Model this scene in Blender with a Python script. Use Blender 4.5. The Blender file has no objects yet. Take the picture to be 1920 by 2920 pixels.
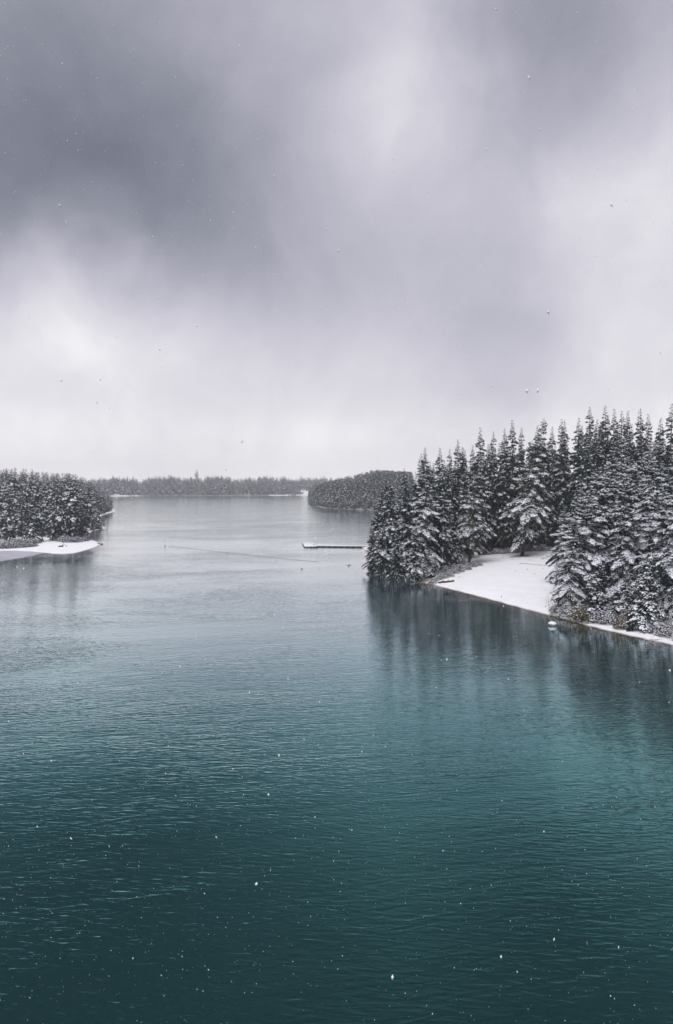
import bpy, math, random
import numpy as np

SC = bpy.context.scene
COL = SC.collection
R = math.radians
F_PX, CX, HY, CAM_H = 1950.0, 960.0, 1385.0, 24.0     # photograph: focal length in its pixels, centre column, horizon row; camera height in m

# ------------------------------------------------------------------ camera
cam = bpy.data.cameras.new('camera')
cam_ob = bpy.data.objects.new('camera', cam)
COL.objects.link(cam_ob)
cam.sensor_fit = 'VERTICAL'
cam.sensor_height = 36.0
cam.lens = 36.0 * F_PX / 2920.0
cam.shift_y = -(1460.0 - HY) / 2920.0
cam.clip_start = 0.1
cam.clip_end = 12000
cam_ob.location = (0, 0, CAM_H)
cam_ob.rotation_euler = (R(90), 0, 0)
SC.camera = cam_ob

# ------------------------------------------------------------------ render / exposure
SC.view_settings.view_transform = 'Standard'
SC.view_settings.look = 'None'
SC.view_settings.gamma = 1.0
SC.view_settings.exposure = 0.35
SC.view_settings.use_curve_mapping = False
SC.render.engine = 'CYCLES'
SC.cycles.use_denoising = True
SC.cycles.max_bounces = 6
SC.cycles.diffuse_bounces = 3
SC.cycles.glossy_bounces = 3
SC.cycles.volume_bounces = 3
SC.cycles.transparent_max_bounces = 8
SC.cycles.sample_clamp_indirect = 4.0

SUN_EL, SUN_AZ = R(56), R(205)        # azimuth clockwise from +Y (the view): high, behind the camera and a little left

def sr(r, g, b):
    f = lambda c: ((c / 255) / 12.92) if c / 255 <= 0.04045 else (((c / 255) + 0.055) / 1.055) ** 2.4
    return (f(r), f(g), f(b), 1.0)

class NT:
    """small helper round a node tree"""
    def __init__(self, tree):
        self.t = tree
        tree.nodes.clear()
    def n(self, kind, **kw):
        nd = self.t.nodes.new(kind)
        for k, v in kw.items():
            setattr(nd, k, v)
        return nd
    def l(self, a, b):
        self.t.links.new(a, b)
    def _in(self, sock, v):
        if hasattr(v, 'is_output'):
            self.l(v, sock)
        else:
            sock.default_value = v
    def math(self, op, a, b=0.0, c=0.0, clamp=False):
        nd = self.n('ShaderNodeMath', operation=op, use_clamp=clamp)
        for i, v in enumerate((a, b, c)):
            self._in(nd.inputs[i], v)
        return nd.outputs[0]
    def vmath(self, op, a, b=(0, 0, 0), scale=None):
        nd = self.n('ShaderNodeVectorMath', operation=op)
        self._in(nd.inputs[0], a)
        self._in(nd.inputs[1], b)
        if scale is not None:
            self._in(nd.inputs['Scale'], scale)
        return nd.outputs['Value'] if op in ('DISTANCE', 'LENGTH', 'DOT_PRODUCT') else nd.outputs[0]
    def noise(self, vec, scale, detail=3.0, rough=0.5, dist=0.0, out='Fac'):
        nd = self.n('ShaderNodeTexNoise')
        self.l(vec, nd.inputs['Vector'])
        nd.inputs['Scale'].default_value = scale
        nd.inputs['Detail'].default_value = detail
        nd.inputs['Roughness'].default_value = rough
        nd.inputs['Distortion'].default_value = dist
        return nd.outputs[out]
    def ramp(self, fac, stops, interp='LINEAR'):
        nd = self.n('ShaderNodeValToRGB')
        self._in(nd.inputs[0], fac)
        cr = nd.color_ramp
        cr.interpolation = interp
        while len(cr.elements) < len(stops):
            cr.elements.new(0.5)
        for e, (p, c) in zip(cr.elements, stops):
            e.position = p
            e.color = c if len(c) == 4 else (*c, 1)
        return nd.outputs[0]
    def mixc(self, fac, a, b):
        nd = self.n('ShaderNodeMix', data_type='RGBA')
        self._in(nd.inputs[0], fac)
        self._in(nd.inputs[6], a)
        self._in(nd.inputs[7], b)
        return nd.outputs[2]
    def sstep(self, v, lo, hi):
        nd = self.n('ShaderNodeMapRange', interpolation_type='SMOOTHSTEP')
        self._in(nd.inputs[0], v)
        nd.inputs[1].default_value = lo
        nd.inputs[2].default_value = hi
        return nd.outputs[0]

def dir_of(px, py):
    v = np.array([(px - CX) / F_PX, 1.0, (HY - py) / F_PX])
    return v / np.linalg.norm(v)

# ------------------------------------------------------------------ world: clear Nishita sky almost wholly covered by snow cloud
world = bpy.data.worlds.new('World')
SC.world = world
world.use_nodes = True
w = NT(world.node_tree)
sky = w.n('ShaderNodeTexSky', sky_type='NISHITA')
sky.sun_disc = False
sky.sun_elevation = SUN_EL
sky.sun_rotation = SUN_AZ
bg_sky = w.n('ShaderNodeBackground')
w.l(sky.outputs[0], bg_sky.inputs[0])
bg_sky.inputs[1].default_value = 0.1
tc = w.n('ShaderNodeTexCoord')
d0 = tc.outputs['Generated']
# soft turbulence of the viewing direction, so the cloud masses get torn edges
nz = w.noise(d0, 3.2, 4.0, 0.55, 0.3, 'Color')
off = w.vmath('SUBTRACT', nz, (0.5, 0.5, 0.5))
off = w.vmath('SCALE', off, scale=0.24)
dw = w.vmath('ADD', d0, off)
val = w.math('MULTIPLY', w.math('SUBTRACT', w.noise(dw, 2.1, 5.0, 0.55), 0.5), 0.34)
val = w.math('ADD', val, w.math('MULTIPLY', w.math('SUBTRACT', w.noise(w.vmath('MULTIPLY', dw, (1.6, 1.0, 0.8)), 9.0, 7.0, 0.6, 0.8), 0.5), 0.07))
val = w.math('ADD', val, w.math('MULTIPLY', w.math('SUBTRACT', w.noise(w.vmath('MULTIPLY', dw, (1.3, 1.0, 1.0)), 5.0, 6.0, 0.62), 0.5), 0.26))
sep = w.n('ShaderNodeSeparateXYZ')
w.l(d0, sep.inputs[0])
# paler towards the horizon (thick layer of falling snow far off), greyer overhead
el = w.ramp(w.math('ABSOLUTE', sep.outputs[2]), [(0.0, (1.0,) * 3), (0.06, (.95,) * 3), (0.15, (.84,) * 3), (0.34, (.62,) * 3), (0.60, (.49,) * 3), (1.0, (.70,) * 3)], 'EASE')
val = w.math('ADD', val, el)
BLOBS = [  # column and row in the photograph, angular size, strength
    (130, 400, 0.21, -0.40), (420, 330, 0.17, -0.20), (60, 620, 0.11, -0.10), (330, 560, 0.13, -0.10),
    (1500, 120, 0.15, -0.24), (1700, 90, 0.10, -0.08), (760, 760, 0.14, -0.16), (560, 700, 0.12, -0.10), (1050, 560, 0.10, -0.06),
    (1180, 320, 0.08, 0.24), (1215, 60, 0.08, 0.24), (1850, 420, 0.16, 0.15), (1640, 560, 0.12, 0.11), (1900, 800, 0.15, 0.04),
    (200, 850, 0.10, 0.26), (330, 960, 0.09, 0.10), (40, 820, 0.08, 0.08), (1420, 1010, 0.12, -0.10), (700, 1080, 0.16, 0.06),
    (820, 300, 0.10, 0.05), (1480, 960, 0.18, -0.12),
]
for (px, py, s, a) in BLOBS:
    c = dir_of(px, py)
    dist = w.vmath('DISTANCE', dw, tuple(c))
    e = w.math('POWER', 2.718281828, w.math('MULTIPLY', w.math('MULTIPLY', dist, dist), -1.0 / (s * s)))
    val = w.math('MULTIPLY_ADD', e, a, val)
cloud = w.ramp(val, [(0.0, sr(114, 118, 132)), (0.22, sr(144, 146, 159)), (0.45, sr(177, 175, 189)),
                     (0.68, sr(205, 203, 214)), (0.86, sr(230, 228, 234)), (1.0, sr(255, 253, 255))])
bg_cloud = w.n('ShaderNodeBackground')
w.l(cloud, bg_cloud.inputs[0])
bg_cloud.inputs[1].default_value = 0.80
mx = w.n('ShaderNodeMixShader')
mx.inputs[0].default_value = 0.97
w.l(bg_sky.outputs[0], mx.inputs[1])
w.l(bg_cloud.outputs[0], mx.inputs[2])
wo = w.n('ShaderNodeOutputWorld')
w.l(mx.outputs[0], wo.inputs[0])

# ------------------------------------------------------------------ sun behind the cloud
sun = bpy.data.lights.new('sun', 'SUN')
sun.energy = 1.5
sun.angle = R(40)
sun.color = (1.0, 0.99, 0.985)
sun_ob = bpy.data.objects.new('sun', sun)
COL.objects.link(sun_ob)
sun_ob.location = (0, -50, 120)
sun_ob.rotation_euler = (R(90) - SUN_EL, 0, -SUN_AZ + math.pi)

# ------------------------------------------------------------------ materials
MAT = {}
def material(name):
    m = bpy.data.materials.new(name)
    m.use_nodes = True
    t = NT(m.node_tree)
    b = t.n('ShaderNodeBsdfPrincipled')
    o = t.n('ShaderNodeOutputMaterial')
    t.l(b.outputs[0], o.inputs[0])
    MAT[name] = m
    return t, b

def simple(name, c1, c2, scale, rough=0.85, spec=0.2, bump=0.0, bscale=None, obj_rand=0.0):
    t, b = material(name)
    g = t.n('ShaderNodeNewGeometry')
    n = t.noise(g.outputs['Position'], scale, 4.0, 0.6)
    c = t.mixc(t.sstep(n, 0.3, 0.7), (*c1, 1), (*c2, 1))
    if obj_rand:
        oi = t.n('ShaderNodeObjectInfo')
        hs = t.n('ShaderNodeHueSaturation')
        t.l(c, hs.inputs['Color'])
        t.l(t.math('MULTIPLY_ADD', oi.outputs['Random'], obj_rand, 1.0 - obj_rand / 2), hs.inputs['Value'])
        c = hs.outputs[0]
    t.l(c, b.inputs['Base Color'])
    b.inputs['Roughness'].default_value = rough
    b.inputs['Specular IOR Level'].default_value = spec
    if bump:
        bn = t.n('ShaderNodeBump')
        bn.inputs['Strength'].default_value = 1.0
        bn.inputs['Distance'].default_value = bump
        t.l(t.noise(g.outputs['Position'], bscale or scale * 4, 4.0, 0.6), bn.inputs['Height'])
        t.l(bn.outputs[0], b.inputs['Normal'])
    return t, b

simple('needles', (.012, .025, .026), (.023, .038, .034), 0.6, 0.75, 0.15, obj_rand=0.5)
simple('needles_green', (.040, .062, .040), (.065, .085, .050), 0.8, 0.75, 0.15, obj_rand=0.4)
simple('tree_snow', (.84, .84, .88), (.90, .90, .92), 1.5, 0.7, 0.2)
t, b = material('bough_snow')
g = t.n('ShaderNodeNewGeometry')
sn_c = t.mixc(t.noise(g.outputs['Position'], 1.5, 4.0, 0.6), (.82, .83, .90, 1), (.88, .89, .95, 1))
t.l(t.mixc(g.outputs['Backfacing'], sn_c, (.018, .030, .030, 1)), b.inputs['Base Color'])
b.inputs['Roughness'].default_value = 0.7
b.inputs['Specular IOR Level'].default_value = 0.2
simple('bark', (.032, .031, .032), (.065, .061, .060), 2.5, 0.95, 0.1)
simple('bare_wood', (.34, .32, .31), (.62, .61, .62), 3.0, 0.9, 0.1)
simple('driftwood', (.20, .185, .17), (.33, .31, .29), 4.0, 0.9, 0.1)
simple('twig', (.060, .052, .050), (.12, .105, .10), 3.0, 0.9, 0.1)
simple('olive_leaf', (.080, .072, .034), (.16, .135, .060), 3.0, 0.8, 0.15)
simple('brown_leaf', (.085, .060, .034), (.17, .115, .060), 3.0, 0.8, 0.15)
simple('heath_leaf', (.040, .043, .040), (.080, .075, .068), 3.0, 0.8, 0.15)
simple('earth_bank', (.06, .040, .028), (.12, .075, .045), 2.2, 0.95, 0.1, 0.10, 5.0)
simple('dark_timber', (.030, .030, .032), (.060, .058, .056), 3.0, 0.8, 0.2)
simple('pale_post', (.55, .55, .57), (.70, .70, .72), 3.0, 0.6, 0.3)
simple('float_dark', (.14, .145, .15), (.24, .24, .25), 2.0, 0.6, 0.3)
simple('cabin_wall', (.16, .13, .11), (.22, .18, .16), 0.5, 0.9, 0.1)
simple('cabin_glass', (.03, .035, .04), (.05, .055, .06), 0.5, 0.2, 0.5)
simple('stone', (.10, .10, .10), (.20, .19, .18), 2.0, 0.9, 0.1)
simple('flake', (.88, .88, .90), (.92, .92, .93), 2.0, 0.8, 0.1)
simple('slush', (.44, .435, .47), (.58, .57, .61), 0.11, 0.35, 0.35, 0.01, 1.4)

# snow-covered ground with leaf litter under the firs and a wet rim at the water line
t, b = material('snow_ground')
g = t.n('ShaderNodeNewGeometry')
pos = g.outputs['Position']
sp = t.n('ShaderNodeSeparateXYZ')
t.l(pos, sp.inputs[0])
at = t.n('ShaderNodeAttribute', attribute_name='litter')
n1 = t.noise(pos, 0.35, 5.0, 0.65)
n2 = t.noise(pos, 1.7, 4.0, 0.6)
snow_c = t.mixc(t.sstep(n1, 0.25, 0.75), (.88, .875, .90, 1), (.94, .935, .95, 1))
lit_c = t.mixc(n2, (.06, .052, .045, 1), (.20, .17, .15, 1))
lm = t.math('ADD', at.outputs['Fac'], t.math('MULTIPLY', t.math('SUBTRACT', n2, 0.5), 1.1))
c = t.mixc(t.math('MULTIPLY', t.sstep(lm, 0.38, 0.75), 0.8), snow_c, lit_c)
# thin tufts poking through on the upper clearing
tuft = t.sstep(t.math('ADD', t.noise(pos, 2.6, 5.0, 0.75), t.math('MULTIPLY', t.math('SUBTRACT', t.noise(pos, 0.09, 2.0, 0.5), 0.5), 0.7)), 0.66, 0.76)
c = t.mixc(t.math('MULTIPLY', tuft, 0.28), c, (.20, .17, .16, 1))
edge = t.math('ADD', sp.outputs[2], t.math('MULTIPLY', t.math('SUBTRACT', n1, 0.5), 0.10))
c = t.mixc(t.math('MULTIPLY', t.sstep(edge, 0.10, 0.0), 0.85), c, (.27, .25, .245, 1))
t.l(c, b.inputs['Base Color'])
b.inputs['Roughness'].default_value = 0.7
b.inputs['Specular IOR Level'].default_value = 0.2
bn = t.n('ShaderNodeBump')
bn.inputs['Distance'].default_value = 0.4
t.l(t.math('ADD', t.noise(pos, 0.25, 5.0, 0.5), t.math('MULTIPLY', n2, 0.15)), bn.inputs['Height'])
t.l(bn.outputs[0], b.inputs['Normal'])

# lake water: deep teal body, wind ripples in trains with calmer lanes between them, brown bottom showing through the shallows
t, b = material('lake_water')
g = t.n('ShaderNodeNewGeometry')
pos = g.outputs['Position']
mp = t.n('ShaderNodeMapping')
t.l(pos, mp.inputs['Vector'])
mp.inputs['Rotation'].default_value = (0, 0, R(-9))
rp = mp.outputs[0]
sh = t.n('ShaderNodeAttribute', attribute_name='shallow')
lanes = t.noise(t.vmath('MULTIPLY', rp, (0.010, 0.020, 0.02)), 1.0, 4.0, 0.6, 0.5)
lanes2 = t.noise(t.vmath('MULTIPLY', rp, (0.03, 0.05, 0.02)), 1.0, 3.0, 0.6, 0.4)
ra = t.noise(t.vmath('MULTIPLY', rp, (0.22, 1.15, 1.0)), 1.0, 2.0, 0.45, 0.7)
rb = t.noise(t.vmath('MULTIPLY', rp, (0.07, 0.42, 1.0)), 1.0, 2.0, 0.5, 0.5)
mp2 = t.n('ShaderNodeMapping')
t.l(pos, mp2.inputs['Vector'])
mp2.inputs['Rotation'].default_value = (0, 0, R(7))
rc = t.noise(t.vmath('MULTIPLY', mp2.outputs[0], (0.8, 3.4, 1.0)), 1.0, 1.5, 0.5, 0.5)
ridge = t.math('SUBTRACT', 1.0, t.math('ABSOLUTE', t.math('MULTIPLY_ADD', ra, 2.0, -1.0)))
h = t.math('MULTIPLY', ridge, 0.65)
h = t.math('MULTIPLY_ADD', rb, 0.6, h)
h = t.math('MULTIPLY_ADD', rc, 0.75, h)
amp = t.math('MULTIPLY_ADD', t.sstep(lanes, 0.35, 0.65), 0.55, 0.35)
amp = t.math('MULTIPLY', amp, t.math('MULTIPLY_ADD', t.sstep(lanes2, 0.35, 0.65), 0.5, 0.6))
lee = t.n('ShaderNodeAttribute', attribute_name='lee')
amp = t.math('MULTIPLY', amp, t.math('MULTIPLY_ADD', t.sstep(lee.outputs['Fac'], 0.0, 0.95), -0.45, 1.0))
bn = t.n('ShaderNodeBump')
bn.inputs['Strength'].default_value = 1.0
bn.inputs['Distance'].default_value = 0.080
t.l(t.math('MULTIPLY', h, amp), bn.inputs['Height'])
nb = t.noise(pos, 0.9, 5.0, 0.7)
bed = t.ramp(nb, [(0.3, (.012, .020, .018)), (0.5, (.055, .040, .022)), (0.72, (.12, .105, .085))])
body = t.mixc(t.sstep(lanes, 0.3, 0.7), (.0040, .0120, .0120, 1), (.0050, .0165, .0165, 1))
c = t.mixc(t.math('MULTIPLY', t.sstep(t.math('ADD', sh.outputs['Fac'], t.math('MULTIPLY', t.math('SUBTRACT', nb, 0.5), 0.5)), 0.2, 0.9), 0.9), body, bed)
fr = t.n('ShaderNodeFresnel')
fr.inputs['IOR'].default_value = 1.333
t.l(bn.outputs[0], fr.inputs['Normal'])
refl = t.ramp(fr.outputs[0], [(0.02, (.008, .024, .024)), (0.06, (.026, .080, .081)), (0.09, (.065, .168, .170)), (0.12, (.12, .27, .275)), (0.16, (.22, .39, .40)),
                              (0.20, (.36, .52, .54)), (0.25, (.51, .625, .65)), (0.32, (.65, .71, .73)), (0.48, (.84, .85, .86)), (1.0, (.94, .94, .94))])
gl = t.n('ShaderNodeBsdfGlossy')
gl.inputs['Roughness'].default_value = 0.05
t.l(refl, gl.inputs['Color'])
t.l(bn.outputs[0], gl.inputs['Normal'])
df = t.n('ShaderNodeBsdfDiffuse')
t.l(c, df.inputs['Color'])
ad = t.n('ShaderNodeAddShader')
t.l(df.outputs[0], ad.inputs[0])
t.l(gl.outputs[0], ad.inputs[1])
om = [n_ for n_ in t.t.nodes if n_.type == 'OUTPUT_MATERIAL'][0]
t.l(ad.outputs[0], om.inputs[0])
t.t.nodes.remove(b)

# ------------------------------------------------------------------ mesh helpers
def mesh_np(name, V, T, mats, mat_idx=None, smooth=False, attrs=None):
    V = np.ascontiguousarray(V, dtype=np.float32)
    T = np.ascontiguousarray(T, dtype=np.int32)
    me = bpy.data.meshes.new(name)
    k = T.shape[1]
    me.vertices.add(len(V))
    me.vertices.foreach_set('co', V.ravel())
    me.loops.add(T.size)
    me.loops.foreach_set('vertex_index', T.ravel())
    me.polygons.add(len(T))
    me.polygons.foreach_set('loop_start', np.arange(0, T.size, k, dtype=np.int32))
    me.polygons.foreach_set('loop_total', np.full(len(T), k, dtype=np.int32))
    for m in (mats if isinstance(mats, (list, tuple)) else [mats]):
        me.materials.append(MAT[m])
    if mat_idx is not None:
        me.polygons.foreach_set('material_index', np.ascontiguousarray(mat_idx, dtype=np.int32))
    if smooth:
        me.polygons.foreach_set('use_smooth', np.ones(len(T), dtype=bool))
    for an, av in (attrs or {}).items():
        a = me.attributes.new(an, 'FLOAT', 'POINT')
        a.data.foreach_set('value', np.ascontiguousarray(av, dtype=np.float32))
    me.update(calc_edges=True)
    me.validate()
    return me

def link(name, me, parent=None, loc=None):
    o = bpy.data.objects.new(name, me)
    COL.objects.link(o)
    if parent is not None:
        o.parent = parent
    if loc is not None:
        o.location = loc
    return o

def tag(o, label=None, cat=None, group=None, kind=None):
    for k, v in (('label', label), ('category', cat), ('group', group), ('kind', kind)):
        if v:
            o[k] = v
    return o

class MB:
    """collects boxes, tubes and blobs into one mesh (triangles)"""
    def __init__(self):
        self.V, self.T, self.n = [], [], 0
    def add(self, V, T):
        V = np.asarray(V, float)
        self.V.append(V)
        self.T.append(np.asarray(T, int) + self.n)
        self.n += len(V)
        return self
    def box(self, x0, x1, y0, y1, z0, z1, M=None):
        V = np.array([[x, y, z] for z in (z0, z1) for y in (y0, y1) for x in (x0, x1)], float)
        if M is not None:
            V = V @ np.asarray(M).T
        T = [(0, 2, 1), (1, 2, 3), (4, 5, 6), (5, 7, 6), (0, 1, 4), (1, 5, 4), (2, 6, 3), (3, 6, 7), (0, 4, 2), (2, 4, 6), (1, 3, 5), (3, 7, 5)]
        return self.add(V, T)
    def tube(self, pts, rad, n=6):
        pts = np.asarray(pts, float)
        m = len(pts)
        rad = np.broadcast_to(np.asarray(rad, float), (m,))
        tan = np.gradient(pts, axis=0)
        tan /= np.linalg.norm(tan, axis=1)[:, None] + 1e-9
        ref = np.array([0.31, 0.17, 0.93]) if abs(tan[0, 2]) < 0.8 else np.array([1.0, 0.13, 0.05])
        s = np.cross(tan, ref)
        s /= np.linalg.norm(s, axis=1)[:, None] + 1e-9
        u = np.cross(s, tan)
        a = np.linspace(0, 2 * np.pi, n, endpoint=False)
        ring = (np.cos(a)[None, :, None] * s[:, None] + np.sin(a)[None, :, None] * u[:, None]) * rad[:, None, None] + pts[:, None]
        V = ring.reshape(-1, 3)
        T = []
        for i in range(m - 1):
            for j in range(n):
                p, q = i * n + j, i * n + (j + 1) % n
                T += [(p, q, p + n), (q, q + n, p + n)]
        c0 = len(V)
        V = np.vstack([V, pts[:1], pts[-1:]])
        for j in range(n):
            T.append((c0, (j + 1) % n, j))
            T.append((c0 + 1, (m - 1) * n + j, (m - 1) * n + (j + 1) % n))
        return self.add(V, T)
    def blob(self, c, r, rng, nu=10, nv=6, rough=0.18):
        c, r = np.asarray(c, float), np.asarray(r, float)
        V = [c + r * (0, 0, 1)]
        for i in range(1, nv):
            th = math.pi * i / nv
            for j in range(nu):
                ph = 2 * math.pi * (j + 0.5 * (i % 2)) / nu
                V.append(c + r * np.array((math.sin(th) * math.cos(ph), math.sin(th) * math.sin(ph), math.cos(th))) * (1 + rng.uniform(-rough, rough)))
        V.append(c - r * (0, 0, 1))
        T = [(0, 1 + j, 1 + (j + 1) % nu) for j in range(nu)]
        for i in range(nv - 2):
            for j in range(nu):
                p, q = 1 + i * nu + j, 1 + i * nu + (j + 1) % nu
                T += [(p, p + nu, q), (q, p + nu, q + nu)]
        L = len(V) - 1
        T += [(L, 1 + (nv - 2) * nu + (j + 1) % nu, 1 + (nv - 2) * nu + j) for j in range(nu)]
        return self.add(V, T)
    def arrays(self):
        return np.vstack(self.V), np.vstack(self.T)
    def build(self, name, mat, parent=None, smooth=False, loc=None):
        V, T = self.arrays()
        return link(name, mesh_np(name, V, T, mat, smooth=smooth), parent, loc)

def empty(name, loc=(0, 0, 0)):
    o = bpy.data.objects.new(name, None)
    COL.objects.link(o)
    o.location = loc
    o.empty_display_size = 0.5
    return o

def wx(px, d):
    return (px - CX) / F_PX * d
def gp(px, py, z=0.0):
    """point of the ground at height z seen at that pixel of the photograph"""
    d = (CAM_H - z) * F_PX / (py - HY)
    return (wx(px, d), d)

# ------------------------------------------------------------------ land: shore lines and heights
def sdist(poly, X, Y):
    P = np.asarray(poly, float)
    Q = np.roll(P, -1, axis=0)
    best = np.full(X.shape, 1e18)
    inside = np.zeros(X.shape, bool)
    for (x0, y0), (x1, y1) in zip(P, Q):
        dx, dy = x1 - x0, y1 - y0
        tt = np.clip(((X - x0) * dx + (Y - y0) * dy) / (dx * dx + dy * dy + 1e-12), 0, 1)
        best = np.minimum(best, (X - x0 - tt * dx) ** 2 + (Y - y0 - tt * dy) ** 2)
        hit = ((y0 > Y) != (y1 > Y)) & (X < (x1 - x0) * (Y - y0) / (y1 - y0 + 1e-12) + x0)
        inside ^= hit
    return np.where(inside, np.sqrt(best), -np.sqrt(best))

def smooth_poly(pts, k=2):
    P = np.asarray(pts, float)
    for _ in range(k):
        Q = np.roll(P, -1, axis=0)
        P = np.stack([0.75 * P + 0.25 * Q, 0.25 * P + 0.75 * Q], 1).reshape(-1, 2)
    return P

def wob(X, Y, s, seed=0.0):
    return (np.sin(X * s + 1.3 + seed) * np.cos(Y * s * 1.13 - 0.7 + seed) + 0.5 * np.sin(X * s * 2.3 + Y * s * 1.7 + seed * 2) + 0.25 * np.sin(X * s * 5.1 - Y * s * 4.3 + seed)) / 1.75

def sst(x, a, b_):
    u = np.clip((x - a) / (b_ - a), 0, 1)
    return u * u * (3 - 2 * u)

RIGHT = smooth_poly([gp(2160, 1895), gp(2020, 1862), gp(1920, 1840), gp(1800, 1814), gp(1700, 1791), gp(1640, 1774), gp(1577, 1757), gp(1500, 1738),
                     gp(1400, 1710), gp(1320, 1689), gp(1250, 1672), gp(1222, 1664), gp(1150, 1654), gp(1085, 1645), gp(1045, 1634),
                     (9.3, 193), (11.5, 215), (12, 245), (9.8, 262), (9.8, 272), (20, 300), (45, 340), (110, 400), (260, 470), (520, 480), (600, 200), (300, 60), (120, 72)])
LEFT = smooth_poly([(-520, 215), (-300, 232), gp(-160, 1574), gp(0, 1571), gp(61, 1571), gp(120, 1576), gp(172, 1581), gp(215, 1578), gp(255, 1567), gp(280, 1557), gp(293, 1552),
                    gp(280, 1546), gp(262, 1538), gp(252, 1528), gp(255, 1518), gp(275, 1512), gp(309, 1508), gp(300, 1502), gp(275, 1495), gp(268, 1482), gp(290, 1470), gp(334, 1458),
                    gp(326, 1451), gp(300, 1447), (-290, 760), (-420, 860), (-800, 900), (-900, 400)])
HEAD = smooth_poly([gp(1180, 1457), gp(1100, 1455), gp(1033, 1454), gp(970, 1451), gp(915, 1448), gp(893, 1440), gp(884, 1432), gp(876, 1424), gp(890, 1420),
                    (30, 1420), (140, 1500), (420, 1450), (620, 1050), (420, 690)])
FAR = smooth_poly([(-1900, 1150), (-1250, 1420), gp(60, 1416), gp(250, 1415), gp(330, 1414.8), gp(420, 1414.2), gp(560, 1413.6), gp(700, 1413.2), gp(800, 1412.8), gp(880, 1412.4), gp(960, 1412), (250, 1760), (900, 1640), (2200, 1300),
                   (3200, 2000), (3200, 3300), (-3200, 3300), (-3200, 1500)], 1)

def h_right(X, Y, sd=None):
    sd = sdist(RIGHT, X, Y) if sd is None else sd
    z = np.where(sd < 0, np.maximum(0.10 * sd, -1.5), 0.30 * sst(sd, 0, 3) + 0.045 * np.minimum(sd, 90) + 0.04 * np.clip(sd - 90, 0, 140))
    return z + np.where(sd > 3, (0.26 * wob(X, Y, 0.10) + 0.10 * wob(X, Y, 0.31, 5)) * sst(sd, 3, 20), 0)
def h_left(X, Y, sd=None):
    sd = sdist(LEFT, X, Y) if sd is None else sd
    z = np.where(sd < 0, np.maximum(0.10 * sd, -1.5), 0.30 * sst(sd, 0, 3) + 0.028 * np.minimum(sd, 60) + 0.03 * np.clip(sd - 60, 0, 200))
    return z + np.where(sd > 3, 0.25 * wob(X, Y, 0.08, 2) * sst(sd, 3, 25), 0)
def h_head(X, Y, sd=None):
    sd = sdist(HEAD, X, Y) if sd is None else sd
    return np.where(sd < 0, np.maximum(0.2 * sd, -2), 1.2 * sst(sd, 0, 6) + 27 * sst(sd, 0, 150) + 1.0 * wob(X, Y, 0.03, 1) * sst(sd, 5, 40))
def h_far(X, Y, sd=None):
    sd = sdist(FAR, X, Y) if sd is None else sd
    return np.where(sd < 0, np.maximum(0.1 * sd, -2), 1.5 * sst(sd, 0, 10) + 20 * sst(sd, 0, 260) + 3 * wob(X, Y, 0.006, 3) * sst(sd, 30, 200))

def zr(x, y): return float(h_right(np.array([x]), np.array([y]))[0])
def zl(x, y): return float(h_left(np.array([x]), np.array([y]))[0])
def zh(x, y): return float(h_head(np.array([x]), np.array([y]))[0])
def zf(x, y): return float(h_far(np.array([x]), np.array([y]))[0])

def scatter(poly, n, xr, yr, seed, hf, by_px=None):
    """n random spots with their shore distance, ground height and picture column"""
    rng = np.random.default_rng(seed)
    y = rng.uniform(*yr, n)
    x = wx(rng.uniform(*by_px, n), y) if by_px else rng.uniform(*xr, n)
    sd = sdist(poly, x, y)
    z = hf(x, y, sd)
    return x, y, sd, z, CX + F_PX * x / y

class Spacing:
    """keeps trees apart: a hash of the ground into cells"""
    def __init__(self, cell):
        self.c, self.g = cell, {}
    def free(self, x, y, r):
        i, j = int(x // self.c), int(y // self.c)
        k = int(r // self.c) + 1
        for a in range(i - k, i + k + 1):
            for b_ in range(j - k, j + k + 1):
                for (u, v) in self.g.get((a, b_), ()):
                    if (u - x) ** 2 + (v - y) ** 2 < r * r:
                        return False
        return True
    def put(self, x, y):
        self.g.setdefault((int(x // self.c), int(y // self.c)), []).append((x, y))

def land(name, poly, hf, x0, x1, y0, y1, step, skirt, trees=None, base=0.0, rad=4.5, rim=None):
    xs, ys = np.arange(x0, x1 + step, step), np.arange(y0, y1 + step, step)
    X, Y = np.meshgrid(xs, ys)
    sd = sdist(poly, X, Y)
    Z = hf(X, Y, sd)
    keep = sd > -skirt
    nx = len(xs)
    idx = np.arange(X.size).reshape(X.shape)
    q = np.stack([idx[:-1, :-1], idx[:-1, 1:], idx[1:, 1:], idx[1:, :-1]], -1).reshape(-1, 4)
    q = q[keep.ravel()[q].all(1)]
    used = np.unique(q)
    remap = np.zeros(X.size, int)
    remap[used] = np.arange(len(used))
    V = np.stack([X.ravel(), Y.ravel(), Z.ravel()], 1)[used]
    lit = np.full(len(used), base)
    if rim:
        lit = rim(V[:, 0], V[:, 1], sd.ravel()[used])
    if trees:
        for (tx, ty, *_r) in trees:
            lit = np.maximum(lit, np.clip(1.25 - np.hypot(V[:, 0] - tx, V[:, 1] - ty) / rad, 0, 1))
    o = link(name, mesh_np(name, V, remap[q], 'snow_ground', smooth=True, attrs={'litter': lit}))
    return tag(o, kind='structure')

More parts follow.
